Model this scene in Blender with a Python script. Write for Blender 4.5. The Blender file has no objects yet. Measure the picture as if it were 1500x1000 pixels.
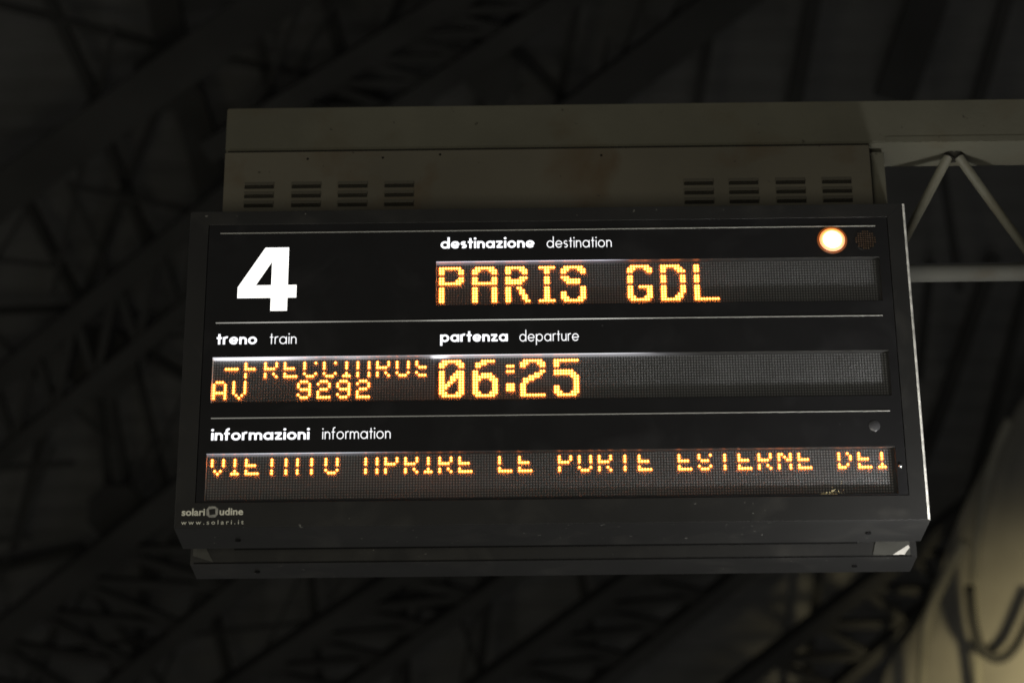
import bpy, bmesh, math, random
from mathutils import Vector, Matrix
random.seed(7)
scene = bpy.context.scene
COL = scene.collection
H = 1.6                      # eye height of the photographer; board heights below are measured from the eye

# ------------------------------------------------------------------ camera
cd = bpy.data.cameras.new('camera'); cam = bpy.data.objects.new('camera', cd); COL.objects.link(cam)
cd.sensor_width = 36.0; cd.lens = 81.6; cd.clip_end = 500
R = Matrix(((0.9998998, 0.0113285, 0.0084827), (0.0122891, -0.3977325, -0.9174191), (-0.0070192, 0.9174315, -0.3978319)))
cam.matrix_world = Matrix.Translation((0, -5.6, H)) @ R.to_4x4()
cd.dof.use_dof = True; cd.dof.focus_distance = 6.05; cd.dof.aperture_fstop = 2.5
scene.camera = cam

# ------------------------------------------------------------------ world, lamps, exposure
w = bpy.data.worlds.new('World'); scene.world = w; w.use_nodes = True
bg = w.node_tree.nodes['Background']
bg.inputs[0].default_value = (1.0, 0.985, 0.965, 1); bg.inputs[1].default_value = 0.060

def area(name, loc, target, size, power, color, size_y=None):
    l = bpy.data.lights.new(name, 'AREA'); l.energy = power; l.color = color; l.size = size
    if size_y: l.shape = 'RECTANGLE'; l.size_y = size_y
    o = bpy.data.objects.new(name, l); COL.objects.link(o)
    o.location = (loc[0], loc[1], loc[2] + H)
    d = Vector((target[0], target[1], target[2])) - Vector(loc)
    o.rotation_euler = d.to_track_quat('-Z', 'Y').to_euler()
    return o
area('platform_lamp_warm', (-1.2, -5.2, -0.3), (0, 0, 2.4), 2.0, 125, (1.0, 0.93, 0.76))
pl = area('platform_lamp_right', (1.31, -0.45, 1.28), (1.0, 0.0, 1.95), 0.10, 9.5, (1.0, 0.98, 0.95)); pl.data.spread = math.radians(110)
area('platform_lamp_left', (-2.6, 0.1, 1.5), (-0.8, 0.3, 2.0), 0.3, 8, (1.0, 0.95, 0.75))
area('underside_fill', (0.3, -1.6, -1.3), (0.1, 0.2, 2.0), 1.5, 26, (1.0, 0.97, 0.86))  # added fill from below to brighten the undersides
area('roof_wash', (-6, 7, 1.0), (-6, 19, 9), 3.0, 60, (1.0, 0.93, 0.70))
hl = area('roof_wash', (6.6, 12.5, 3.6), (6.0, 18.5, 6.0), 0.8, 62, (1.0, 0.84, 0.48)); hl.data.spread = math.radians(42)
area('roof_wash', (2.5, 5, -1.0), (2.0, 18.5, 10), 4.0, 75, (1.0, 0.98, 0.95))  # added neutral fill to lift the tone of the roof

vs = scene.view_settings
vs.view_transform = 'Standard'; vs.look = 'None'; vs.exposure = 0; vs.gamma = 1
scene.render.engine = 'CYCLES'
scene.cycles.use_denoising = True; scene.cycles.denoising_prefilter = 'NONE'
scene.cycles.max_bounces = 6
scene.cycles.caustics_reflective = False; scene.cycles.caustics_refractive = False
scene.cycles.pixel_filter_type = 'BLACKMAN_HARRIS'; scene.cycles.filter_width = 1.7

# ------------------------------------------------------------------ materials
def mat(name, color, rough=0.5, metal=0.0, noise=0.0, nscale=8.0, bump=0.0, bscale=60.0, spec=0.5, stain=None, stain_scale=3.0, stain_amt=0.3, speck=None):
    m = bpy.data.materials.new(name); m.use_nodes = True
    nt = m.node_tree; b = nt.nodes['Principled BSDF']; L = nt.links.new
    b.inputs['Roughness'].default_value = rough; b.inputs['Metallic'].default_value = metal
    b.inputs['Specular IOR Level'].default_value = spec
    tc = nt.nodes.new('ShaderNodeTexCoord')
    col = None
    def rgb(c):
        n = nt.nodes.new('ShaderNodeRGB'); n.outputs[0].default_value = (*c, 1); return n.outputs[0]
    col = rgb(color)
    def mix(a, c, fac, mode='MIX'):
        n = nt.nodes.new('ShaderNodeMix'); n.data_type = 'RGBA'; n.blend_type = mode
        L(fac, n.inputs[0]); L(a, n.inputs[6]); L(c, n.inputs[7]); return n.outputs[2]
    def ns(scale, detail=6, lo=0.4, hi=0.6, dist=0.0):
        n = nt.nodes.new('ShaderNodeTexNoise'); n.inputs['Scale'].default_value = scale; n.inputs['Detail'].default_value = detail
        n.inputs['Distortion'].default_value = dist
        L(tc.outputs['Object'], n.inputs['Vector'])
        r = nt.nodes.new('ShaderNodeMapRange'); r.inputs[1].default_value = lo; r.inputs[2].default_value = hi
        L(n.outputs[0], r.inputs[0]); return n.outputs[0], r.outputs[0]
    if noise:
        _, f = ns(nscale, lo=0.3, hi=0.7)
        col = mix(rgb([c * (1 - noise) for c in color]), rgb([c * (1 + noise) for c in color]), f)
    if stain:
        _, f = ns(stain_scale, 10, 0.52, 0.72, 0.6)
        mm = nt.nodes.new('ShaderNodeMath'); mm.operation = 'MULTIPLY'; mm.inputs[1].default_value = stain_amt
        L(f, mm.inputs[0]); col = mix(col, rgb(stain), mm.outputs[0])
    if speck:
        _, f = ns(speck[1], 3, speck[2], speck[2] + 0.04)
        col = mix(col, rgb(speck[0]), f)
    L(col, b.inputs['Base Color'])
    if bump:
        o, _ = ns(bscale)
        bn = nt.nodes.new('ShaderNodeBump'); bn.inputs['Strength'].default_value = bump; bn.inputs['Distance'].default_value = 0.002
        L(o, bn.inputs['Height']); L(bn.outputs[0], b.inputs['Normal'])
    return m

def emit(name, color, strength, base=(0.5, 0.5, 0.5)):
    m = bpy.data.materials.new(name); m.use_nodes = True
    b = m.node_tree.nodes['Principled BSDF']
    b.inputs['Base Color'].default_value = (*base, 1); b.inputs['Roughness'].default_value = 0.5
    b.inputs['Emission Color'].default_value = (*color, 1); b.inputs['Emission Strength'].default_value = strength
    return m

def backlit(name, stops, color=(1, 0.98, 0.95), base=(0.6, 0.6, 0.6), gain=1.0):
    """plastic whose backlight is painted as an emission ramp (stops in metres along the board)"""
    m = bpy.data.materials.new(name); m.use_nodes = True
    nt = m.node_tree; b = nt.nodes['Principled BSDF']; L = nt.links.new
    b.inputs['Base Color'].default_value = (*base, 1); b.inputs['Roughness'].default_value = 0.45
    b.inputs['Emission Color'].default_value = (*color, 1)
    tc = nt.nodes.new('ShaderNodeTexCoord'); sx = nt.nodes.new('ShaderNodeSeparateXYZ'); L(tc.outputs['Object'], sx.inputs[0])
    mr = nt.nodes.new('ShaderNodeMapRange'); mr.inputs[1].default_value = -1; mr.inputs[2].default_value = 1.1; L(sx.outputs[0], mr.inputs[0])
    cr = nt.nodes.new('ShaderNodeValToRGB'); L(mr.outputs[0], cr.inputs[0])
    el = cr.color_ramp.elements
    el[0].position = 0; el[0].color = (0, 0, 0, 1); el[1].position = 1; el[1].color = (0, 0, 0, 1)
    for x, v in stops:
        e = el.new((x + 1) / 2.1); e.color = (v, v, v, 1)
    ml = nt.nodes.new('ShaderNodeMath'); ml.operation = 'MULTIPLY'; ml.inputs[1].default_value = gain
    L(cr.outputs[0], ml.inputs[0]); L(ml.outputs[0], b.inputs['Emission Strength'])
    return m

M = dict(
    frame=mat('black_frame_paint', (0.0135, 0.0135, 0.0132), 0.45, noise=0.15, nscale=5, bump=0.12, bscale=240, spec=0.3, stain=(0.034, 0.033, 0.030), stain_scale=7, stain_amt=0.45, speck=((0.10, 0.10, 0.09), 60, 0.715)),
    edge=mat('pale_edge', (0.50, 0.495, 0.46), 0.45, noise=0.45, nscale=40, spec=0.5, stain=(0.10, 0.10, 0.09), stain_scale=9, stain_amt=0.85),
    mask=mat('black_glossy_mask', (0.0105, 0.0105, 0.0110), 0.25, noise=0.1, spec=0.28, stain=(0.026, 0.026, 0.027), stain_scale=6, stain_amt=0.40, speck=((0.06, 0.06, 0.06), 52, 0.725)),
    beige=mat('grey_beige_paint', (0.084, 0.078, 0.060), 0.5, noise=0.10, nscale=3, bump=0.2, bscale=90, spec=0.2, stain=(0.066, 0.046, 0.026), stain_scale=5, stain_amt=0.75, speck=((0.035, 0.031, 0.024), 48, 0.72)),
    beam=mat('beam_paint', (0.076, 0.074, 0.056), 0.55, noise=0.12, nscale=4, bump=0.25, bscale=70, spec=0.2, stain=(0.058, 0.045, 0.026), stain_scale=5, stain_amt=0.5, speck=((0.035, 0.031, 0.024), 40, 0.71)),
    tube=mat('tube_paint', (0.072, 0.072, 0.062), 0.45, noise=0.15, nscale=6, bump=0.2, bscale=80, stain=(0.06, 0.05, 0.035), stain_scale=9, stain_amt=0.5),
    dark=mat('dark_interior', (0.006, 0.006, 0.006), 0.9, spec=0.05),
    slot=mat('louvre_shade', (0.016, 0.015, 0.012), 0.8, spec=0.1),
    seam=mat('dark_seam', (0.018, 0.017, 0.014), 0.9, spec=0.1),
    dull=mat('dim_lit_patch', (0.030, 0.030, 0.026), 0.5, noise=0.2, nscale=20),
    inner=mat('grey_primer_and_lit_patch', (0.42, 0.41, 0.38), 0.5, noise=0.15, nscale=10),
    panel=mat('led_panel_grey', (0.030, 0.0305, 0.031), 0.55, noise=0.12, nscale=7, spec=0.3),
    lens=mat('unlit_led_lens', (0.145, 0.148, 0.150), 0.35, noise=0.12, nscale=9, spec=0.5),
    bezel=mat('led_module_bezel', (0.045, 0.045, 0.044), 0.5, spec=0.3),
    white=mat('white_print', (0.75, 0.75, 0.72), 0.6),
    logo=mat('grey_white_print', (0.56, 0.56, 0.48), 0.6, noise=0.15, nscale=60),
    logodim=mat('grey_print', (0.22, 0.22, 0.20), 0.6, noise=0.4, nscale=90),
    amber=mat('amber_unlit_lens', (0.050, 0.030, 0.016), 0.35, spec=0.5),
    sensor=mat('sensor_window', (0.035, 0.035, 0.037), 0.35, noise=0.1),
    glint=mat('painted_glint', (0.75, 0.66, 0.36), 0.7),
    chrome=mat('screw_steel', (0.6, 0.6, 0.58), 0.22, metal=1.0),
    steel=mat('dark_roof_steel', (0.028, 0.028, 0.026), 0.7, noise=0.25, nscale=1.2, spec=0.2),
    sheet=mat('roof_sheet', (0.098, 0.098, 0.094), 0.75, noise=0.22, nscale=0.8, spec=0.2, stain=(0.06, 0.06, 0.055), stain_scale=0.7, stain_amt=0.6),
    cloth=mat('pale_curved_panel', (0.13, 0.125, 0.105), 0.6, noise=0.4, nscale=0.5, spec=0.3),
    pipe=mat('pale_pipe', (0.15, 0.145, 0.115), 0.55, noise=0.25, nscale=1.5, spec=0.3),
    led=emit('led_core', (1.0, 0.20, 0.034), 22, (0.3, 0.2, 0.05)),
    halo=emit('led_bloom', (1.0, 0.25, 0.010), 1.7, (0.25, 0.12, 0.03)),
    caption=emit('backlit_caption', (0.93, 0.94, 1.0), 1.5),
    caption_thin=emit('backlit_caption_thin', (0.95, 0.96, 1.0), 1.15),
    four=emit('backlit_number', (1.0, 0.985, 0.94), 1.6),
    lampcore=emit('signal_lamp_core', (1.0, 0.60, 0.20), 9.0),
    lamphalo_rim=emit('signal_lamp_halo_rim', (1.0, 0.25, 0.010), 1.5),
    lamphalo_ring=emit('signal_lamp_halo_ring', (1.0, 0.42, 0.06), 2.6),
    bezelamber=mat('lamp_bezel', (0.030, 0.022, 0.016), 0.5, spec=0.3),
    lampglow=emit('signal_lamp_outer_halo', (1.0, 0.20, 0.004), 0.20, (0.05, 0.03, 0.02)),
)

# ------------------------------------------------------------------ mesh helpers
def link(name, bm, mats, parent=None, loc=None, smooth=False):
    me = bpy.data.meshes.new(name); bm.normal_update(); bm.to_mesh(me); bm.free()
    for m in (mats if isinstance(mats, (list, tuple)) else [mats]): me.materials.append(m)
    if smooth:
        for p in me.polygons: p.use_smooth = True
    o = bpy.data.objects.new(name, me); COL.objects.link(o)
    o.location = loc if loc is not None else (0, 0, H)
    if parent: adopt(o, parent)
    return o

def world_of(o):
    m = o.matrix_basis.copy()
    return (world_of(o.parent) @ o.matrix_parent_inverse @ m) if o.parent else m

def adopt(o, parent):
    o.parent = parent; o.matrix_parent_inverse = world_of(parent).inverted()

def thing(name, label, cat, loc, rot=None):
    o = bpy.data.objects.new(name, None); COL.objects.link(o); o.location = loc
    o.empty_display_size = 0.1
    if rot: o.matrix_basis = Matrix.Translation(loc) @ rot.to_4x4()
    o['label'] = label; o['category'] = cat
    return o

def box(bm, x0, x1, y0, y1, z0, z1, mi=0, bevel=0.0):
    v = [bm.verts.new(p) for p in ((x0, y0, z0), (x1, y0, z0), (x1, y1, z0), (x0, y1, z0), (x0, y0, z1), (x1, y0, z1), (x1, y1, z1), (x0, y1, z1))]
    fs = [bm.faces.new([v[i] for i in f]) for f in ((0, 1, 5, 4), (1, 2, 6, 5), (2, 3, 7, 6), (3, 0, 4, 7), (4, 5, 6, 7), (3, 2, 1, 0))]
    for f in fs: f.material_index = mi
    if bevel:
        es = list({e for f in fs for e in f.edges})
        bmesh.ops.bevel(bm, geom=es, offset=bevel, segments=2, affect='EDGES', material=-1)
    return fs

def tube(bm, pts, r, seg=10, mi=0, cap=True, flat=None):
    pts = [Vector(p) for p in pts]; rings = []
    for i, p in enumerate(pts):
        t = (pts[min(i + 1, len(pts) - 1)] - pts[max(i - 1, 0)]).normalized()
        a = Vector((0, 0, 1)) if abs(t.z) < 0.9 else Vector((0, 1, 0))
        u = t.cross(a).normalized(); v = t.cross(u)
        rings.append([bm.verts.new(p + (u * math.cos(k * 2 * math.pi / seg) + v * math.sin(k * 2 * math.pi / seg)) * r) for k in range(seg)])
    for a, b in zip(rings, rings[1:]):
        for k in range(seg):
            f = bm.faces.new((a[k], a[(k + 1) % seg], b[(k + 1) % seg], b[k])); f.material_index = mi; f.smooth = True
    if cap:
        bm.faces.new(rings[0]); bm.faces.new(rings[-1][::-1])

def disc_stack(bm, cx, cz, prof, seg=32, mi=0):
    """turned shape facing -Y: prof = [(radius, y)] from rim to centre"""
    prev = None
    for k, (r, y) in enumerate(prof):
        ring = [bm.verts.new((cx + r * math.cos(a * 2 * math.pi / seg), y, cz + r * math.sin(a * 2 * math.pi / seg))) for a in range(seg)]
        if prev:
            for a in range(seg):
                f = bm.faces.new((prev[a], prev[(a + 1) % seg], ring[(a + 1) % seg], ring[a])); f.material_index = mi; f.smooth = True
        prev = ring
    f = bm.faces.new(prev); f.material_index = mi; f.smooth = True

# ================================================================== THE BOARD
X0, X1, Z0, Z1 = -0.917, 1.008, 1.9225, 2.8205          # outer size of the front frame
IX0, IX1, IZ0, IZ1 = -0.866, 0.9585, 1.9890, 2.7800    # its opening
YF, YB = -0.0004, 0.170
board = thing('departure_board', 'black platform departure board with amber dot text, showing number 4 and PARIS', 'departure board', (0.045, 0.215, Z0 + H))

def rail(side, yf, yb, x1=X1, ch=0.0022, parent=board, ix1=IX1):
    """one mitred side of a frame, outer front arris chamfered"""
    O = dict(bl=(X0, Z0), br=(x1, Z0), tr=(x1, Z1), tl=(X0, Z1)); I = dict(bl=(IX0, IZ0), br=(ix1, IZ0), tr=(ix1, IZ1), tl=(IX0, IZ1))
    a, b = dict(bottom=('bl', 'br'), right=('br', 'tr'), top=('tr', 'tl'), left=('tl', 'bl'))[side]
    g = 0.0002
    cx, cz = 0.0455, 2.37
    bm = bmesh.new(); secs = []
    d = Vector((O[b][0] - O[a][0], 0, O[b][1] - O[a][1])).normalized() * g
    for c, s in ((a, 1), (b, -1)):
        ox, oz = O[c]; ix, iz = I[c]
        sx = 1 if ox > cx else -1; sz = 1 if oz > cz else -1
        sgn = 1 if yb > yf else -1
        ch = .0055
        cxx = .0068 if sx > 0 else .003; czz = .0016
        prof = [(ox - sx * cxx, yf, oz - sz * czz), (ix + sx * 0.0004, yf, iz + sz * 0.0004), (ix, yf + sgn * 0.0004, iz), (ix, yb, iz), (ox, yb, oz), (ox, yf + sgn * ch, oz), (ox - sx * cxx * .4, yf + sgn * ch * .3, oz - sz * czz * .4)]
        secs.append([bm.verts.new(Vector(p) + d * s) for p in prof])
    n = len(secs[0])
    for k in range(n):
        bm.faces.new((secs[0][k], secs[0][(k + 1) % n], secs[1][(k + 1) % n], secs[1][k]))
    bm.faces.new(secs[0][::-1]); bm.faces.new(secs[1])
    bmesh.ops.recalc_face_normals(bm, faces=bm.faces)
    for f in bm.faces:          # outer side of the right-hand rails gets a paler, mottled material
        cen = f.calc_center_median()
        if side == 'right' and f.normal.x > .2 and cen.x > x1 - .0067: f.material_index = 1
        if side in ('bottom', 'right') and yf > yb and cen.y < yb + .001 and abs(f.normal.y) > .9: f.material_index = 0
    return link('frame_rail', bm, [M['frame'], M['edge']], parent)
for s in ('bottom', 'right', 'top', 'left'): rail(s, YF, YB)
for s in ('bottom', 'right', 'top', 'left'): rail(s, 0.432, 0.300, x1=1.018)

# mask plate with its three window openings
WIN = dict(info=(-0.8425, 0.9325, 1.9946, 2.1233), row=(-0.8385, 0.9345, 2.2645, 2.3930), dest=(-0.2525, 0.9300, 2.5350, 2.6637))
bm = bmesh.new()
MX0, MX1, MZ0, MZ1 = -0.864, 0.9568, 1.9905, 2.77995
y0, y1 = 0.0015, 0.0045
box(bm, MX0, MX1, y0, y1, MZ0, WIN['info'][2])
zs = [('info', WIN['row'][2]), ('row', WIN['dest'][2]), ('dest', MZ1)]
for k, ztop in zs:
    a, b, c, d = WIN[k]
    box(bm, MX0, a, y0, y1, c, d); box(bm, b, MX1, y0, y1, c, d); box(bm, MX0, MX1, y0, y1, d, ztop)
bmesh.ops.remove_doubles(bm, verts=bm.verts, dist=1e-6)
link('mask_plate', bm, M['mask'], board)
bm = bmesh.new(); box(bm, -0.862, 0.955, 0.045, 0.05, 1.992, 2.776); link('back_plate', bm, M['dark'], board)
bm = bmesh.new(); box(bm, -0.862, 1.00, 0.302, 0.306, 1.935, 2.79); link('rear_plate', bm, M['inner'], board)
bm = bmesh.new(); box(bm, -0.864, 0.963, 0.428, 0.431, 1.9905, 2.7785); link('rear_mask_plate', bm, M['mask'], board)

# inner body that joins the two faces
bm = bmesh.new(); box(bm, -0.80, 0.86, 0.171, 0.2975, 1.96, 2.80); link('inner_body', bm, M['dark'], board)
for P, mm in (([(-.910, 1.945), (-.855, 1.927), (-.885, 1.985), (-.910, 1.985)], 'dull'), ([(.900, 1.927), (1.000, 1.927), (1.000, 1.985), (.915, 1.985)], 'dull'), ([(.953, 1.9275), (.984, 1.9275), (.999, 1.947), (.996, 1.954)], 'inner')):
    bm = bmesh.new(); yp = .2962 if mm == 'dull' else .2945
    va = [bm.verts.new((x, yp, z)) for x, z in P]; vb = [bm.verts.new((x, yp + .0015, z)) for x, z in P]
    bm.faces.new(va); bm.faces.new(vb[::-1])
    for k in range(4): bm.faces.new((va[k], vb[k], vb[(k + 1) % 4], va[(k + 1) % 4]))
    bmesh.ops.recalc_face_normals(bm, faces=bm.faces); link('lit_patch_plate', bm, M[mm], board)  # plates shaped and coloured as the lit patches at the gap ends
bm = bmesh.new(); box(bm, X0 + .01, X1 - .004, .1702, .1712, Z0 + .0006, Z0 + .006); link('shade_strip', bm, M['dark'], board)  # this dark strip and the next draw the shade lines at the gap
bm = bmesh.new(); box(bm, X0 + .01, X1 - .004, .2985, .2998, Z0 + .0004, Z0 + .004); link('shade_strip', bm, M['dark'], board)

# window reveals (plastic, with the spill of the caption backlight painted as emission)
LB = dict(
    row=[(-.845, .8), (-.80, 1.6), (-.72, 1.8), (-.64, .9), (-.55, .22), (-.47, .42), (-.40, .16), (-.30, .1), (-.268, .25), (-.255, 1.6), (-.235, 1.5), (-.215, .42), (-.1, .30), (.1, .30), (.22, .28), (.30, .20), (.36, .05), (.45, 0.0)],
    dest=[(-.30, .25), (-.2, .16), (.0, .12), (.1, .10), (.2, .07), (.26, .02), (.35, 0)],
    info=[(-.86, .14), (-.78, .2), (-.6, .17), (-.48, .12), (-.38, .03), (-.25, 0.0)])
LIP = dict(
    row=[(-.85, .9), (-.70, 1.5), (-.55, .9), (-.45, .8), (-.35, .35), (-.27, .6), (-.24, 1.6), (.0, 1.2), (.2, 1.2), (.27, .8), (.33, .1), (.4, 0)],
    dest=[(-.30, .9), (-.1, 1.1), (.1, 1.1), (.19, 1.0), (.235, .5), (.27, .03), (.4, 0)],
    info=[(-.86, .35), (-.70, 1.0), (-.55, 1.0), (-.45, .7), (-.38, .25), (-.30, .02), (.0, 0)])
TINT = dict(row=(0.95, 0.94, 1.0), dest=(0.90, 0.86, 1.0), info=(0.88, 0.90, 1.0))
for k, (a, b, c, d) in WIN.items():
    bm = bmesh.new()
    box(bm, a - .002, b + .002, .0056, 0.0240, d + .0002, d + .0022)
    link('window_reveal', bm, backlit('reveal_' + k, LB[k], TINT[k], base=(0.025, 0.025, 0.025)), board)
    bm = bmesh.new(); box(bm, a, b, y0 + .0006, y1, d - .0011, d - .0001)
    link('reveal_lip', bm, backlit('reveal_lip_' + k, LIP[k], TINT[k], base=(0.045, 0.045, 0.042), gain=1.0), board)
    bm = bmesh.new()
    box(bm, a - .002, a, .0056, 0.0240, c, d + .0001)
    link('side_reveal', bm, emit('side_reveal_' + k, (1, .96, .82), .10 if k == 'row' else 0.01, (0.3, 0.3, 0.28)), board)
    bm = bmesh.new()
    box(bm, b, b + .002, .0056, 0.0240, c, d + .0001); box(bm, a, b, .0056, 0.0240, c - .002, c - .0002)
    link('lower_reveal', bm, M['bezel'], board)

# scattering pane added behind each opening to spread a bloom around the dots
def bloom_pane_mat():
    m = bpy.data.materials.new('scattering_pane'); m.use_nodes = True; nt = m.node_tree; L = nt.links.new
    nt.nodes.remove(nt.nodes['Principled BSDF']); out = nt.nodes['Material Output']
    tr = nt.nodes.new('ShaderNodeBsdfTransparent')
    r1 = nt.nodes.new('ShaderNodeBsdfRefraction'); r1.inputs['Roughness'].default_value = 0.80; r1.inputs['IOR'].default_value = 1.30
    r2 = nt.nodes.new('ShaderNodeBsdfRefraction'); r2.inputs['Roughness'].default_value = 0.62; r2.inputs['IOR'].default_value = 1.25
    a = nt.nodes.new('ShaderNodeMixShader'); a.inputs[0].default_value = 0.5; L(r1.outputs[0], a.inputs[1]); L(r2.outputs[0], a.inputs[2])
    b = nt.nodes.new('ShaderNodeMixShader'); b.inputs[0].default_value = 0.20; L(tr.outputs[0], b.inputs[1]); L(a.outputs[0], b.inputs[2])
    L(b.outputs[0], out.inputs[0]); return m
M['pane'] = bloom_pane_mat()
for k, (a, b, c, d) in WIN.items():
    bm = bmesh.new()
    bm.faces.new([bm.verts.new(p) for p in ((a - .001, .0052, c - .001), (a - .001, .0052, d), (b + .001, .0052, d), (b + .001, .0052, c - .001))])
    link('bloom_pane', bm, M['pane'], board)

# separator lines, leaking backlight painted in as emission
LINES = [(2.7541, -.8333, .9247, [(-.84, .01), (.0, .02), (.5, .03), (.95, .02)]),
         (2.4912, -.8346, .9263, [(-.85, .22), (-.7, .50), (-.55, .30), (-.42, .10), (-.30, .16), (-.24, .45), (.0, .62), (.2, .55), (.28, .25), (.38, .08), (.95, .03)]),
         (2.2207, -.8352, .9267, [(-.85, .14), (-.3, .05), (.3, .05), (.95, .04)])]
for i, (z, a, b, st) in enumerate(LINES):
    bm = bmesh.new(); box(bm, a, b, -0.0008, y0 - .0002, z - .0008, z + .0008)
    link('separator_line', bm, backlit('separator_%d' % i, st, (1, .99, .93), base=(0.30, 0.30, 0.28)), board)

# ------------------------------------------------------------------ LED glyphs
BIG = {
 'P': ["########.", "##.....##", "##.....##", None, "##.....##", "##....###", "########.", None] + ["##......."] * 6,
 'A': [".#######.", "###...###", "##.....##", None, "##.....##", "##.....##", "#########", None] + ["##.....##"] * 6,
 'R': ["#######..", "##...###.", "##....##.", None, "##...###.", "#######..", "######...", None, "##..##...", "##...##..", "##...##..", "##....##.", "##....##.", "##.....##"],
 'I': ["######", ".."+"##"+"..", "..##..", None, "..##..", "..##..", "..##..", None, "..##..", "..##..", "..##..", "..##..", "..##..", "######"],
 'S': [".#######.", "###...###", "##.....##", None, "###......", ".######..", "..#####..", None, ".......##", ".......##", "##.....##", "##.....##", "###...###", ".#######."],
 'G': [".#######.", "###...###", "##.....##", None, "##.......", "##.......", "##.......", None, "##..#####", "##.....##", "##.....##", "##.....##", "###...###", ".#######."],
 'D': ["#######..", "##...###.", "##....###", None, "##.....##", "##.....##", "##.....##", None, "##.....##", "##.....##", "##.....##", "##....##.", "##...###.", "#######.."],
 'L': ["##", "##", "##", None, "##", "##", "##", None, "##", "##", "##", "##", "##", "#########"],
 '0': [".#######.", "###...###", "##.....##", None, "##....###", "##...####", "##..###"+"##", "##..##.##", "##.##..##", "####...##", "###....##", "##.....##", "###...###", ".#######."],
 '6': ["...#####.", ".####....", ".##......", None, "##.......", "##.####..", "#########"[:8], "###...###", "##.....##", "##.....##", "##.....##", "##.....##", "###...###", ".#######."],
 ':': [None, None, "###", None, "###", None, None, None, None, "###", "###", "###"],
 '2': [".#######.", "###...###", "##.....##", None, ".......##", ".....###.", "...####..", ".####....", ".##......", "##.......", "##.......", "##.......", "##.......", "#########"],
 '5': ["#########", "##.......", "##.......", None, "#######..", "########.", "......###", ".......##", ".......##", ".......##", "##.....##", "##.....##", "###...###", ".#######."],
}
SMALL = {
 'A': [".###.", "#...#", "#...#", "#...#", "#####", "#...#", "#...#"], 'V': ["#...#", "#...#", "#...#", "#...#", "#...#", ".#.#.", "..#.."],
 '9': [".###.", "#...#", "#...#", ".####", "....#", "#...#", ".###."], '2': [".###.", "#...#", "....#", ".###.", "#....", "#....", "#####"],
 '-': [None, None, None, "#####", None, None, None], 'F': ["#####", "#....", "#....", "####.", "#....", "#....", "#...."],
 'R': ["####.", "#...#", "#...#", "####.", "#.#..", "#..#.", "#...#"], 'E': ["#####", "#....", "#....", "####.", "#....", "#....", "#####"],
 'C': [".###.", "#...#", "#....", "#....", "#....", "#...#", ".###."], 'I': ["###", ".#.", ".#.", ".#.", ".#.", ".#.", "###"],
 'O': [".###.", "#...#", "#...#", "#...#", "#...#", "#...#", ".###."], 'S': [".###.", "#....", "#....", ".###.", "....#", "#....", ".###."],
 's': [".###.", "#...#", "#....", ".###.", "....#", "#...#", ".###."],
 'T': ["#####", "..#..", "..#..", "..#..", "..#..", "..#..", "..#.."], 'P': ["####.", "#...#", "#...#", "####.", "#....", "#....", "#...."],
 'L': ["#....", "#....", "#....", "#....", "#....", "#....", "#####"], 'N': ["#...#", "##..#", "#.#.#", "#..##", "#...#", "#...#", "#...#"],
 'D': ["####.", "#..#.", "#...#", "#...#", "#...#", "#..#.", "###.."],
}
# the shutter caught the two small lines mid-refresh: dot rows 0 and 4 of each letter are dark there
def cells(glyph, c0, r0, drop=()):
    s = set()
    for r, row in enumerate(glyph):
        if row is None or r in drop: continue
        for c, ch in enumerate(row):
            if ch == '#': s.add((c0 + c, r0 + r))
    return s
YP = 0.0236      # face of the LED boards
PZ = 0.00748
def dot(bm, x, z, r, yb, yt, rt, seg=6, mi=0, ph=0.0):
    a = [bm.verts.new((x + r * math.cos(k * 2 * math.pi / seg + ph), yb, z + r * math.sin(k * 2 * math.pi / seg + ph))) for k in range(seg)]
    b = [bm.verts.new((x + rt * math.cos(k * 2 * math.pi / seg + ph), yt, z + rt * math.sin(k * 2 * math.pi / seg + ph))) for k in range(seg)]
    for k in range(seg):
        f = bm.faces.new((a[k], a[(k + 1) % seg], b[(k + 1) % seg], b[k])); f.material_index = mi
    f = bm.faces.new(b); f.material_index = mi
    return f

def led_module(xa, xb, zc0, zc1, col0, pitch, row0, cmin, cmax, chars, desc):
    """one LED board: plate, every unlit lens, and each lit character as a sub-part"""
    bm = bmesh.new(); box(bm, xa, xb, YP, YP + .004, zc0, zc1)
    root = link('led_panel', bm, M['panel'], board); root['label'] = desc
    lit = set()
    for ch, cs in chars: lit |= cs
    bm = bmesh.new()
    for c in range(cmin, cmax + 1):
        for r in range(16):
            if (c, r) in lit: continue
            dot(bm, col0 + c * pitch, row0 - r * PZ, .0028, YP - .0001, YP - .0013, .0022)
    d = link('unlit_dots', bm, M['lens'], root); d['kind'] = 'stuff'
    for ch, cs in chars:
        bm = bmesh.new()
        for (c, r) in sorted(cs):
            x, z = col0 + c * pitch, row0 - r * PZ
            dot(bm, x, z, .0044, YP - .0002, YP - .0006 - .00006 * (c % 2 + 2 * (r % 2)), .0043, mi=1, ph=.5)  # emissive disc drawn as the bloom around a lit dot
            dot(bm, x, z, .0025, YP - .0009, YP - .0022, .0017, seg=8, mi=0)
        link('lit_character', bm, [M['led'], M['halo']], root)['kind'] = 'stuff'
    return root

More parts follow.
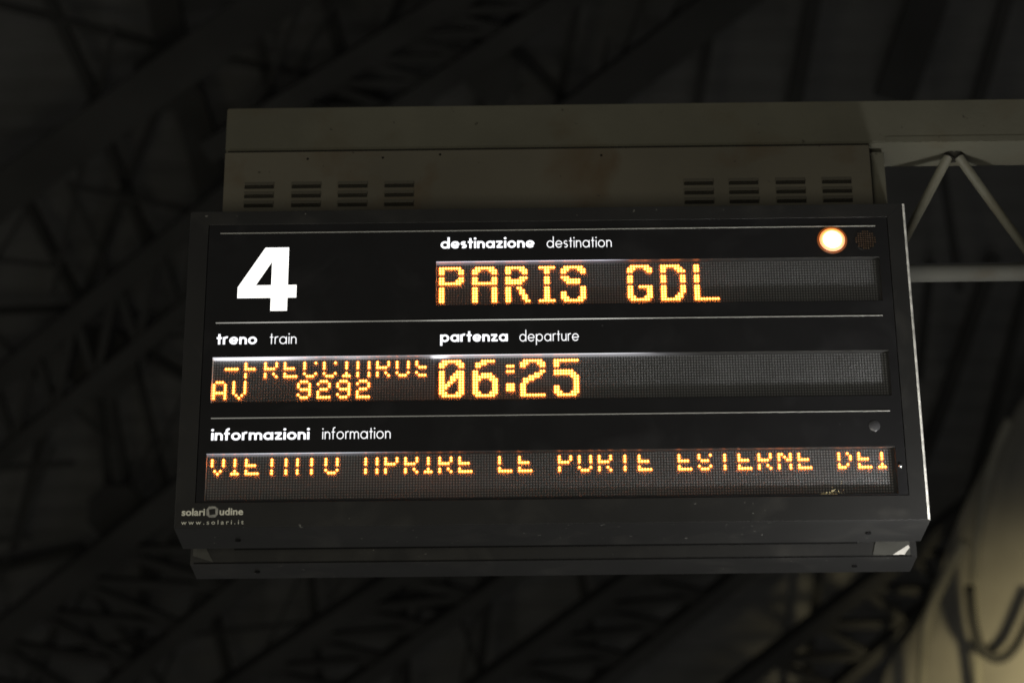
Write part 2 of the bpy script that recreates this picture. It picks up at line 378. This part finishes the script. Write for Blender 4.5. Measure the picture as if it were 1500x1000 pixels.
ch = []
for g, c in zip('PARIS', (0, 12, 24, 36, 44)): ch.append((g, cells(BIG[g], c, 1)))
for g, c in zip('GDL', (68, 80, 92)): ch.append((g, cells(BIG[g], c, 1)))
a, b, c, d = WIN['dest']; led_module(a, b, c - .001, d, -0.2424, 0.00740, d - .0030, 0, 157, ch, 'amber dot matrix showing PARIS GDL in large letters')
ch = [(g, cells(BIG[g], c, 1)) for g, c in zip('06:25', (0, 12, 24, 29, 41))]
a, b, c, d = WIN['row']; led_module(-0.2475, b, c - .001, d, -0.2408, 0.00735, d - .0024, 0, 159, ch, 'amber dot matrix showing the time 06:25')
ch = []
for g, c in zip('-FRECCIAROS', (4, 11, 18, 25, 32, 39, 46, 51, 58, 65, 72)): ch.append((g, {q for q in cells(SMALL[g], c, 0, (0, 4)) if q[0] <= 76}))
ch[-1] = ('S', cells([None, "#....", "#....", ".###.", None, "#....", ".###."], 72, 0))
for g, c in zip('AV9292', (0, 7, 30, 37, 44, 51)): ch.append((g, cells(SMALL[g], c, 8)))
a, b, c, d = WIN['row']; led_module(a, -0.2485, c - .001, d, -0.8345, 0.00738, d - .0024, 0, 78, ch, 'amber dot matrix with two small text lines, AV 9292 on the lower')
msg = "VIETATO APRIRE LE PORTE ESTERNE DEI"; col = 0; ch = []
for g in msg:
    if g == ' ': col += 7; continue
    k = 's' if g == 'S' else g
    ch.append((g, cells(SMALL[k], col, 0, (0, 4)))); col += 5 if g == 'I' else 7
a, b, c, d = WIN['info']; led_module(a, b, c - .001, d, -0.8300, 0.00736, d - .0030, -1, 238, ch, 'amber dot matrix with one scrolling text line along the bottom')

# ------------------------------------------------------------------ captions (geometric sans drawn with strokes)
def arc(cx, cy, r, a0, a1, n=18, ry=None):
    ry = r if ry is None else ry
    return [(cx + r * math.cos(math.radians(a0 + (a1 - a0) * k / n)), cy + ry * math.sin(math.radians(a0 + (a1 - a0) * k / n))) for k in range(n + 1)]
def glyph(ch, w):
    h = w / 2; r = 0.52 - h; bold = w > 0.2
    xo = 0.0
    def O(cx): return arc(cx, .5, r, 0, 360, 28)
    if ch == 'o': return [O(.52)], 1.04
    if ch in 'ad':
        S = [O(.52), [(1.04 - h * .8, 0), (1.04 - h * .8, 1.0 if ch == 'a' else 1.58)]]; return S, 1.08
    if ch == 'p': return [O(.54), [(h * .9, -.52), (h * .9, 1.0)]], 1.08
    if ch == 'e':
        return [arc(.52, .5, r, 0, 325, 26), [(.52 - r, .48), (.52 + r + (h * .3 if bold else 0), .48)]], 1.04
    if ch == 'n' or ch == 'h':
        W = .78 if not bold else .88; rr = (W - w) / 2
        return [[(h, 0), (h, 1.0)], arc(h + rr, 1.0 - h - rr * 1.0, rr, 180, 0, 14) + [(W - h, 0)]], W
    if ch == 'u':
        W = .78 if not bold else .88; rr = (W - w) / 2
        return [[(h, 1.0)] + arc(h + rr, h + rr, rr, 180, 360, 14)[:], [(W - h, 1.0), (W - h, 0)]], W
    if ch == 'm':
        W = 1.3 if not bold else 1.45; rr = (W - w) / 4
        return [[(h, 0), (h, 1.0)], arc(h + rr, 1.0 - h - rr, rr, 180, 0, 12) + [(h + 2 * rr, 0)], arc(h + 3 * rr, 1.0 - h - rr, rr, 180, 0, 12) + [(W - h, 0)]], W
    if ch == 'r':
        W = .44 if not bold else .62
        return [[(h, 0), (h, 1.0)], arc(h + .34, .66 - h * .2, .34, 178, 75, 10)], W
    if ch == 't':
        W = .46 if not bold else .60
        return [[(W / 2, 0), (W / 2, 1.42)], [(0, 1.0 - h), (W, 1.0 - h)]], W
    if ch == 'f':
        W = .50 if not bold else .64; x = W * .42
        return [[(x, 0), (x, 1.3 - h)] + arc(x + .26, 1.34 - h, .26, 180, 80, 8), [(0, 1.0 - h), (W - .04, 1.0 - h)]], W
    if ch == 'i': return [[(h, 0), (h, 1.0)], 'dot'], w
    if ch == 'l': return [[(h, 0), (h, 1.58)]], w
    if ch == 'z':
        W = .74 if not bold else .84
        return [[(.02, 1.0 - h), (W - h * .7, 1.0 - h)], [(W - h * 1.1, 1.0 - h), (h * 1.1, h)], [(h * .7, h), (W - .02, h)]], W
    if ch == 's':
        W = .60 if not bold else .72; c = W / 2; q = (1 - w) / 4; rx = c - h
        return [arc(c, .5 + q, rx, 40, 270, 14, q) + arc(c, .5 - q, rx, 90, -140, 14, q)], W
    return [], .5

def ribbon(bm, pts, w, y, X, Z, sc):
    P = [Vector((p[0], p[1])) for p in pts]
    closed = (P[0] - P[-1]).length < 1e-6
    if closed: P = P[:-1]
    n = len(P); L_, R_ = [], []
    for i, p in enumerate(P):
        a = P[(i - 1) % n] if (closed or i > 0) else None
        b = P[(i + 1) % n] if (closed or i < n - 1) else None
        d1 = (p - a).normalized() if a is not None else (b - p).normalized()
        d2 = (b - p).normalized() if b is not None else d1
        t = (d1 + d2).normalized(); nn = Vector((-t.y, t.x)); k = w / 2 / max(.5, nn.dot(Vector((-d1.y, d1.x))))
        for lst, s in ((L_, 1), (R_, -1)):
            q = p + nn * k * s; lst.append(bm.verts.new((X + q.x * sc[0], y, Z + q.y * sc[1])))
    for i in range(n if closed else n - 1):
        j = (i + 1) % n; bm.faces.new((L_[i], R_[i], R_[j], L_[j]))

def caption(text, xa, xb, base, bold):
    w = .252 if bold else .12; gap = .13 if bold else .22; xh = .0208
    tot = 0; lay = []
    for c in text:
        S, a = glyph(c, w); lay.append((S, tot, a)); tot += a + gap
    tot -= gap; sx = (xb - xa) / tot
    bm = bmesh.new(); k = 0
    for S, off, adv in lay:
        for st in S:
            y = y0 - .0003 - .00004 * (k % 5); k += 1
            if st == 'dot':
                rr = w * (.62 if bold else .75)
                ring = [bm.verts.new((xa + (off + adv / 2 + rr * math.cos(t * math.pi / 7)) * sx, y, base + (1.36 + rr * math.sin(t * math.pi / 7)) * xh)) for t in range(14)]
                bm.faces.new(ring)
            else:
                ribbon(bm, st, w, y, xa + off * sx, base, (sx, xh))
    link('caption', bm, M['caption'] if bold else M['caption_thin'], board)
for t, a, b, z, bo in (('destinazione', -.2409, .0104, 2.7022, 1), ('destination', .0433, .2168, 2.7010, 0), ('treno', -.8301, -.7239, 2.4300, 1), ('train', -.6897, -.6196, 2.4295, 0),
                       ('partenza', -.2404, -.0626, 2.4300, 1), ('departure', -.0320, .1241, 2.4290, 0), ('informazioni', -.8324, -.5780, 2.1600, 1), ('information', -.5444, -.3678, 2.1600, 0)):
    caption(t, a, b, z, bo)
# the number 4
bm = bmesh.new()
yy = y0 - .0004
outl = [(-.7105, 2.7105), (-.6475, 2.7105), (-.6475, 2.6000), (-.6240, 2.6000), (-.6240, 2.5630), (-.6475, 2.5630), (-.6475, 2.5250), (-.6915, 2.5250), (-.6915, 2.5630), (-.7805, 2.5630), (-.7805, 2.5945)]
hole = [(-.6915, 2.6690), (-.6915, 2.6000), (-.7330, 2.6000)]
vo = [bm.verts.new((x, yy, z)) for x, z in outl]; vh = [bm.verts.new((x, yy, z)) for x, z in hole]
def F(*v): bm.faces.new(v)
F(vo[0], vh[0], vo[1]); F(vo[1], vh[0], vh[1], vo[2]); F(vo[0], vo[10], vh[2], vh[0]); F(vo[10], vo[9], vo[8], vh[1], vh[2])
F(vh[1], vo[8], vo[5], vo[2]); F(vo[2], vo[5], vo[4], vo[3]); F(vo[8], vo[7], vo[6], vo[5])
bmesh.ops.recalc_face_normals(bm, faces=bm.faces)
link('platform_number', bm, M['four'], board)

# maker's mark on the lower left of the frame
def text(name, s, xa, xb, z, size, m, bold=0.0, y=YF - .0003, space=1.0):
    cu = bpy.data.curves.new(name, 'FONT'); cu.body = s; cu.size = size; cu.offset = bold; cu.space_character = space; cu.resolution_u = 3
    o = bpy.data.objects.new(name, cu); COL.objects.link(o)
    dg = bpy.context.evaluated_depsgraph_get(); me = bpy.data.meshes.new_from_object(o.evaluated_get(dg))
    bpy.data.objects.remove(o); xs = [v.co.x for v in me.vertices]; k = (xb - xa) / (max(xs) - min(xs)); mn = min(xs)
    for v in me.vertices: v.co = Vector((xa + (v.co.x - mn) * k, y, z + v.co.y))
    me.materials.clear(); me.materials.append(m)
    me.name = name
    o2 = bpy.data.objects.new(name, me); COL.objects.link(o2); o2.location = (0, 0, H); adopt(o2, board); return o2
text('maker_name', 'solari', -.8983, -.8390, 1.9550, .0265, M['logo'], .0006)
text('maker_name', 'udine', -.8015, -.7414, 1.9555, .0265, M['logo'], .0006)
text('maker_address', 'www.solari.it', -.8983, -.7390, 1.9305, .0165, M['logo'], .0, space=1.5)
bm = bmesh.new()     # pinwheel emblem between the two words
cx, cz = -.8203, 1.9640
for k in range(4):
    a = k * math.pi / 2 + .12
    P = [(.0080, -.0080), (.0150, -.004), (.0155, .007), (.0085, .0140), (-.0015, .0135), (.0080, .0075)]
    bm.faces.new([bm.verts.new((cx + p[0] * math.cos(a) - p[1] * math.sin(a), YF - .0003 - .00005 * k, cz + p[0] * math.sin(a) + p[1] * math.cos(a))) for p in P])
bmesh.ops.recalc_face_normals(bm, faces=bm.faces)
link('maker_emblem', bm, M['logodim'], board)

# ------------------------------------------------------------------ signal lamps, sensor, screws
cx, cz = .8070, 2.7138
bm = bmesh.new(); disc_stack(bm, cx, cz, [(.0400, y0 - .0002), (.0390, y0 - .0010), (.0335, y0 - .0020)], 40); lamp = link('signal_lamp', bm, M['lampglow'], board); lamp['label'] = 'round amber signal lamp, lit'  # this disc and the two rings glow to imitate the lamp's halo
bm = bmesh.new(); disc_stack(bm, cx, cz, [(.0340, y0 - .0021), (.0325, y0 - .0032), (.0265, y0 - .0038)], 40); link('halo_rim', bm, M['lamphalo_rim'], lamp)
bm = bmesh.new(); disc_stack(bm, cx, cz, [(.0280, y0 - .0039), (.0270, y0 - .0043), (.0235, y0 - .0046)], 40); link('halo_ring', bm, M['lamphalo_ring'], lamp)
bm = bmesh.new(); disc_stack(bm, cx, cz, [(.0248, y0 - .0047), (.0228, y0 - .0070), (.018, y0 - .0110), (.008, y0 - .0125)], 40); link('lens', bm, M['lampcore'], lamp)
cx, cz = .8963, 2.7133
bm = bmesh.new(); disc_stack(bm, cx, cz, [(.0315, y0 - .0002), (.0302, y0 - .0010), (.0295, y0 - .0006)], 40); lamp2 = link('signal_lamp', bm, M['mask'], board); lamp2['label'] = 'round signal lamp, unlit'
bm = bmesh.new()
for i in range(-4, 5):
    for j in range(-4, 5):
        if (i * i + j * j) * .0062 ** 2 < .0275 ** 2: dot(bm, cx + i * .0062, cz + j * .0062, .0024, y0 - .0007, y0 - .0024, .0016)
link('lamp_dots', bm, M['amber'], lamp2)
bm = bmesh.new(); disc_stack(bm, .8832, 2.1804, [(.0150, y0 - .0002), (.0142, y0 - .0010)], 28); link('light_sensor', bm, M['sensor'], board)
bm = bmesh.new(); disc_stack(bm, .9425, 2.0689, [(.0062, y0 - .0002), (.0058, y0 - .003), (.0035, y0 - .0052), (.001, y0 - .0058)], 14); link('screw', bm, M['chrome'], board)
for x, y in ((-.765, .10), (.862, .095), (-.745, .365), (.86, .37)):
    bm = bmesh.new()
    tube(bm, [(x, y, Z0 - .0003), (x, y, Z0 - .0035)], .0075, 10); link('screw', bm, M['dark'], board)

# cream flakes painted in for a reflected glint, lower right
bm = bmesh.new()
for k in range(70):
    t = random.random(); x = .735 + .058 * t + random.uniform(-.01, .01); z = 1.9960 + abs(random.gauss(0, .010)) * (t * 1.3)
    dot(bm, x, z, random.uniform(.0004, .0011), .0050, .0047, .0003, seg=5)
for k in range(10): dot(bm, .738 + k * .0040, 1.9955, .0016, .0050, .0047, .0008, seg=5)
o = link('glint_flakes', bm, M['glint'], board); o['kind'] = 'stuff'

# ------------------------------------------------------------------ ventilated cabinet on top
bm = bmesh.new(); box(bm, -.8517, .9478, .140, .290, 2.8225, 3.0745, bevel=.0015)
cab = link('cabinet', bm, M['beige'], board)
bm = bmesh.new(); box(bm, .9535, .9920, .170, .262, 2.8225, 3.0680, bevel=.0015); link('end_bracket', bm, M['beam'], board)
bm = bmesh.new(); box(bm, .9479, .9534, .176, .25, 2.8225, 3.066); link('bracket_gap', bm, M['dark'], board)
def louvre_mesh():
    bm = bmesh.new(); W = .0837
    # pressed hood: flush at the top, standing out at its lower edge, dark slot beneath
    v = [bm.verts.new(p) for p in ((0, 0, .0165), (W, 0, .0165), (W - .003, -.0060, .0035), (.003, -.0060, .0035), (0, 0, .0015), (W, 0, .0015))]
    for f in ((0, 1, 2, 3), (0, 3, 4), (1, 5, 2)):
        bm.faces.new([v[i] for i in f]).material_index = 0
    s = [bm.verts.new(p) for p in ((0.001, -.0004, .0030), (W - .001, -.0004, .0030), (W - .001, -.0004, -.0048), (.001, -.0004, -.0048))]
    bm.faces.new(s).material_index = 1
    s = [bm.verts.new(p) for p in ((0.003, -.0059, .0034), (W - .003, -.0059, .0034), (W - .002, -.0006, .0034), (.002, -.0006, .0034))]
    bm.faces.new(s).material_index = 1
    bmesh.ops.recalc_face_normals(bm, faces=bm.faces)
    me = bpy.data.meshes.new('louvre'); bm.to_mesh(me); bm.free(); me.materials.append(M['beige']); me.materials.append(M['slot']); return me
LM = louvre_mesh()
for gx, zt in ((-.7942, 2.9640), (-.6630, 2.9636), (-.5340, 2.9634), (-.4050, 2.9630), (.4261, 2.9590), (.5505, 2.9590), (.6805, 2.9588), (.8085, 2.9588)):
    for k in range(3):
        o = bpy.data.objects.new('louvre', LM); COL.objects.link(o); o.location = (gx, .1395, zt - k * .0290 + H); adopt(o, cab)
for x in (-.62, -.41, .2, -.25):
    bm = bmesh.new(); disc_stack(bm, x, 3.055 + random.uniform(-.012, .006), [(.0035, .1398), (.003, .1385)], 10); link('rivet', bm, M['dark'], cab)

# ================================================================== THE SUPPORT
truss = thing('support_truss', 'grey painted box beam and tube truss that carries the departure board', 'support truss', (1.9, .215, 2.71 + H))
bm = bmesh.new(); box(bm, -.8517, 4.2, .140, .290, 3.0825, 3.2160, bevel=.003); link('top_beam', bm, M['beam'], truss)
bm = bmesh.new(); box(bm, .995, 4.2, .1385, .1405, 3.0815, 3.0990, bevel=.0006); link('beam_lip', bm, M['beam'], truss)
bm = bmesh.new(); box(bm, -.845, .945, .146, .284, 3.0748, 3.0822); link('seam_strip', bm, M['seam'], truss)  # dark strip in the gap between cabinet and beam
bm = bmesh.new(); tube(bm, [(.93, .215, 2.714), (4.2, .215, 2.716)], .0262, 24); link('lower_tube', bm, M['tube'], truss)
x = 1.195
for k in range(7):
    for s in (-1, 1):
        bm = bmesh.new(); tube(bm, [(x + s * .010, .215 + s * .0, 3.0815), (x + s * .205, .215, 2.730)], .0135, 14); link('diagonal_brace', bm, M['beam'], truss)
        bm = bmesh.new(); tube(bm, [(x + s * .006, .215, 3.0822), (x + s * .0135, .215, 3.068)], .0195, 10); link('weld', bm, M['seam'], truss)
    x += .43

# ================================================================== THE STATION ROOF (out of focus behind)
C0 = Vector((-.2205, 18.253, 10.344 + H)); U = Vector((1, 0, 0)); W_ = Vector((0, -.64279, .76604)); N = Vector((0, -.76604, -.64279))
RM = Matrix((U, W_, N)).transposed()
roof = thing('station_roof', 'dark steel lattice roof of the station hall, out of focus behind the board', 'roof', C0, RM)
def rlink(name, bm, m, parent=None):
    me = bpy.data.meshes.new(name); bm.normal_update(); bm.to_mesh(me); bm.free(); me.materials.append(m)
    o = bpy.data.objects.new(name, me); COL.objects.link(o); o.matrix_basis = Matrix.Translation(C0) @ RM.to_4x4()
    if parent: adopt(o, parent)
    return o
def bar(bm, p, q, w, d):
    """steel bar between two points of the roof frame (u, w, n), w wide and d deep"""
    p, q = Vector(p), Vector(q); t = (q - p).normalized(); s = t.cross(Vector((0, 0, 1))).normalized() * w / 2; n = t.cross(s).normalized() * d / 2
    a = [bm.verts.new(p + s * i + n * j) for i, j in ((-1, -1), (1, -1), (1, 1), (-1, 1))]
    b = [bm.verts.new(q + s * i + n * j) for i, j in ((-1, -1), (1, -1), (1, 1), (-1, 1))]
    for k in range(4): bm.faces.new((a[k], a[(k + 1) % 4], b[(k + 1) % 4], b[k]))
    bm.faces.new(a[::-1]); bm.faces.new(b)
# corrugated sheets, one mesh shared by all
def sheet_mesh(wd, ht):
    bm = bmesh.new(); n = 18; prev = None
    for k in range(n + 1):
        z = 0.025 if (k // 1) % 2 else -0.025
        y = k * ht / n
        r = [bm.verts.new((0, y, z)), bm.verts.new((wd, y, z))]
        if prev: bm.faces.new((prev[0], prev[1], r[1], r[0]))
        prev = r
    me = bpy.data.meshes.new('roof_sheet'); bm.to_mesh(me); bm.free(); me.materials.append(M['sheet']); return me
SM = sheet_mesh(1.60, 2.50)
for i in range(14):
    for j in range(6):
        o = bpy.data.objects.new('roof_sheet', SM); COL.objects.link(o)
        o.matrix_basis = Matrix.Translation(C0) @ RM.to_4x4() @ Matrix.Translation((-10.5 + i * 1.5, -7.2 + j * 2.32, random.uniform(-.04, .04)))
        adopt(o, roof)
TR = [
 [((-5.74, 1.75), (-2.15, 4.19), .46)],
 [((-5.9, -.27), (-3.09, 1.93), .26), ((-5.98, -1.2), (-3.14, 1.05), .24)],
 [((-2.27, 3.0), (.13, 4.43), .30), ((-1.29, 2.81), (1.24, 4.42), .30)],
 [((.68, 2.82), (2.61, 4.27), .42)],
 [((-6.14, -3.25), (-3.39, -1.08), .36), ((-4.9, -3.88), (-1.55, -1.1), .26)],
 [((-3.84, -3.98), (-.68, -1.82), .24), ((-2.56, -4.07), (.5, -1.83), .22)],
 [((-1.03, -4.01), (1.83, -1.85), .22), ((.26, -4.1), (2.94, -1.86), .22)],
 [((1.85, -4.04), (4.92, -1.49), .20), ((2.99, -4.13), (5.38, -1.81), .16)],
]
for cs in TR:
    bm = bmesh.new(); p, q, w0 = cs[0]
    ext = lambda p, q, f: (p[0] + (q[0] - p[0]) * f, p[1] + (q[1] - p[1]) * f)
    a, b = ext(p, q, -.35), ext(p, q, 1.45)
    bar(bm, (*a, 1.4), (*b, 1.4), w0 * (.8 if len(cs) > 1 else .95), .25)
    tr = rlink('lattice_truss', bm, M['steel'], roof)
    if len(cs) > 1:
        p2, q2, w2 = cs[1]; a2, b2 = ext(p2, q2, -.35), ext(p2, q2, 1.45)
        bm = bmesh.new(); bar(bm, (*a2, 1.4), (*b2, 1.4), w2 * .75, .25); rlink('chord', bm, M['steel'], tr)
        n = 11
        for k in range(n):
            f0, f1 = k / n, (k + .5) / n
            for (P, Q) in (((ext(a, b, f0)), ext(a2, b2, f1)), (ext(a2, b2, f1), ext(a, b, (k + 1) / n))):
                bm = bmesh.new(); bar(bm, (*P, 1.4), (*Q, 1.4), .085, .1); rlink('web_member', bm, M['steel'], tr)
    else:
        n = 10
        for k in range(n):
            P = ext(a, b, (k + .5) / n); bm = bmesh.new(); bar(bm, (P[0], P[1], 1.3), (P[0] + .12, P[1] - .15, .1), .09, .09); rlink('web_member', bm, M['steel'], tr)
BR = [([(-3.62, 4.01), (-3.55, 3.43), (-3.32, 2.55), (-3.12, 1.5)], .34), ([(-4.83, 3.99), (-4.42, 2.96)], .11), ([(-4.28, 2.38), (-4.13, 1.96), (-3.97, 1.43)], .1), ([(-5.41, 3.93), (-4.74, 3.75), (-3.82, 3.49)], .07), ([(-3.81, 2.63), (-4.13, 1.96), (-4.52, 1.04)], .09), ([(-2.66, 3.6), (-2.5, 2.76)], .1), ([(-2.96, 3.29), (-1.88, 3.08)], .06), ([(-1.9, 3.95), (-1.74, 3.23)], .12), ([(-1.32, 3.48), (-1.09, 3.98)], .1), ([(-.31, 3.75), (-.29, 2.73)], .12), ([(-.38, 3.83), (.41, 3.02)], .1), ([(-1.05, 2.82), (.12, 3.75)], .08), ([(-.09, 3.54), (.27, 3.96)], .08), ([(.77, 3.96), (.55, 2.87)], .08), ([(2.02, 2.74), (2.12, 3.43)], .1), ([(3.05, 2.78), (3.23, 3.91)], .16), ([(4.09, 2.77), (4.44, 3.9)], .42), ([(5.0, 2.79), (5.26, 3.89)], .13), ([(-5.13, 1.61), (-4.81, .87)], .1), ([(-4.07, 1.7), (-3.89, 1.34)], .08), ([(-4.6, -.03), (-4.57, -.75), (-4.54, -1.39)], .08), ([(-4.44, -.03), (-4.4, -.75), (-4.32, -1.39)], .07), ([(-5.67, .56), (-4.92, .58)], .05), ([(-4.5, .2), (-3.47, .46)], .09), ([(-4.27, .2), (-3.69, -.16)], .09), ([(-3.86, .19), (-3.63, .66)], .06), ([(-4.11, -.27), (-3.91, -1.4)], .07), ([(-5.25, -.9), (-5.55, -1.87)], .08), ([(-5.86, -2.44), (-5.12, -2.28)], .1), ([(-4.32, -1.88), (-4.16, -2.46), (-4.34, -3.55)], .12), ([(-3.51, -2.47), (-3.27, -3.99)], .1), ([(-2.31, -2.56), (-2.25, -4.0)], .07), ([(-1.27, -2.54), (-1.26, -3.97)], .1), ([(-1.51, -2.82), (-.89, -3.0)], .06), ([(-.26, -2.55), (-.44, -3.98)], .09), ([(.74, -2.56), (.97, -3.99)], .09), ([(5.13, .63), (4.78, -.58), (4.48, -1.49)], .13), ([(5.59, .55), (5.16, -1.5), (4.97, -2.32)], .1), ([(4.55, .72), (4.5, -.06)], .07), ([(4.64, 2.04), (4.83, 1.02)], .07), ([(3.44, -2.61), (3.32, -4.02)], .08)]
for pts, wd in BR:
    bm = bmesh.new()
    if wd < .3:       # the bars run on behind the trusses
        (a0, b0), (a1, b1) = pts[0], pts[1]; (c0, d0), (c1, d1) = pts[-2], pts[-1]
        pts = [(a0 + (a0 - a1) * .35, b0 + (b0 - b1) * .35)] + pts[1:-1] + [(c1 + (c1 - c0) * .35, d1 + (d1 - d0) * .35)]
    for i, (p, q) in enumerate(zip(pts, pts[1:])): bar(bm, (*p, .5 + .003 * i), (*q, .5 + .003 * i), wd, .12)
    rlink('roof_bar', bm, M['steel'], roof)
for (u, v, r) in ((-4.42, .12, .42), (-3.55, 3.2, .36), (-.15, 3.2, .3), (-4.35, -1.6, .35), (-1.55, 2.75, .4)):
    bm = bmesh.new(); n = 8
    a = [bm.verts.new((u + r * math.cos(k * math.pi / 4 + .3), v + r * math.sin(k * math.pi / 4 + .3), 1.0)) for k in range(n)]
    b = [bm.verts.new((x_.co.x, x_.co.y, 1.06)) for x_ in a]
    for k in range(n): bm.faces.new((a[k], a[(k + 1) % n], b[(k + 1) % n], b[k]))
    bm.faces.new(a[::-1]); bm.faces.new(b); rlink('gusset_plate', bm, M['steel'], roof)

rr = random.Random(11)
for k in range(46):                                     # thin tie rods of the lattice
    u, v = rr.uniform(-6.2, 1.5), rr.uniform(-4.2, 4.2); t = math.radians(rr.choice((62, 68, 75, 105, 118, 128, 172, 8)) + rr.uniform(-6, 6)); l = rr.uniform(.7, 1.7)
    bm = bmesh.new(); bar(bm, (u - l * math.cos(t), v - l * math.sin(t), .95 + k * .004), (u + l * math.cos(t), v + l * math.sin(t), .95 + k * .004), rr.uniform(.035, .06), .04); rlink('tie_rod', bm, M['steel'], roof)

# curved things at the lower right of the view
def smooth_pts(P, n=8):
    out = []
    for i in range(len(P) - 1):
        p0, p1, p2, p3 = P[max(i - 1, 0)], P[i], P[i + 1], P[min(i + 2, len(P) - 1)]
        for k in range(n):
            t = k / n
            out.append(tuple(.5 * (2 * b_ + (c_ - a_) * t + (2 * a_ - 5 * b_ + 4 * c_ - d_) * t * t + (3 * b_ - a_ - 3 * c_ + d_) * t ** 3) for a_, b_, c_, d_ in zip(p0, p1, p2, p3)))
    out.append(P[-1]); return out
def pipe(name, P, n, r, m, label, cat):
    bm = bmesh.new(); tube(bm, [(x, y, n) for x, y in smooth_pts(P)], r, 10)
    o = rlink(name, bm, m); o['label'] = label; o['category'] = cat
    if cat == 'pipe': o['group'] = 'pale pipes curving down the roof at right'
pipe('curved_pipe', [(5.13, -.24), (4.98, -.69), (4.87, -1.41), (4.85, -2.19), (4.97, -3.54)], 2.22, .05, M['pipe'], 'longer pale pipe curving down the blurred roof at right, beside the dark loop', 'pipe')
pipe('curved_pipe', [(4.73, -1.57), (4.52, -2.03), (4.36, -2.54), (4.34, -3.45)], 2.22, .055, M['pipe'], 'shorter pale pipe curving down below the lower right corner of the board', 'pipe')
pipe('hanging_cable', [(4.77, -2.03), (4.83, -2.45), (4.93, -2.73), (5.11, -2.85), (5.29, -2.69), (5.50, -2.15)], 2.36, .055, M['steel'], 'dark cable hanging in a loop in front of the pale curved panel at lower right', 'cable')
bm = bmesh.new()
edge = smooth_pts([(5.59, 0.17), (5.21, -0.51), (4.82, -1.37), (4.61, -2.0), (4.39, -2.68), (4.04, -3.28), (3.87, -4.11)], 5)
prev = None
for (u, v) in edge:
    row = [bm.verts.new((u + k * .35, v + k * .10, 1.70 + .45 * math.sin(min(1, k / 6) * math.pi * .5))) for k in range(8)]
    row2 = [bm.verts.new((x_.co.x, x_.co.y, x_.co.z - .06)) for x_ in row]
    if prev:
        for k in range(7):
            bm.faces.new((prev[0][k], prev[0][k + 1], row[k + 1], row[k])); bm.faces.new((prev[1][k], row2[k], row2[k + 1], prev[1][k + 1]))
        bm.faces.new((prev[0][0], row[0], row2[0], prev[1][0]))
    prev = (row, row2)
for f in bm.faces: f.smooth = True
o = rlink('curved_cladding', bm, M['cloth']); o['label'] = 'pale curved metal panel lit by warm light in the lower right corner'; o['category'] = 'cladding'
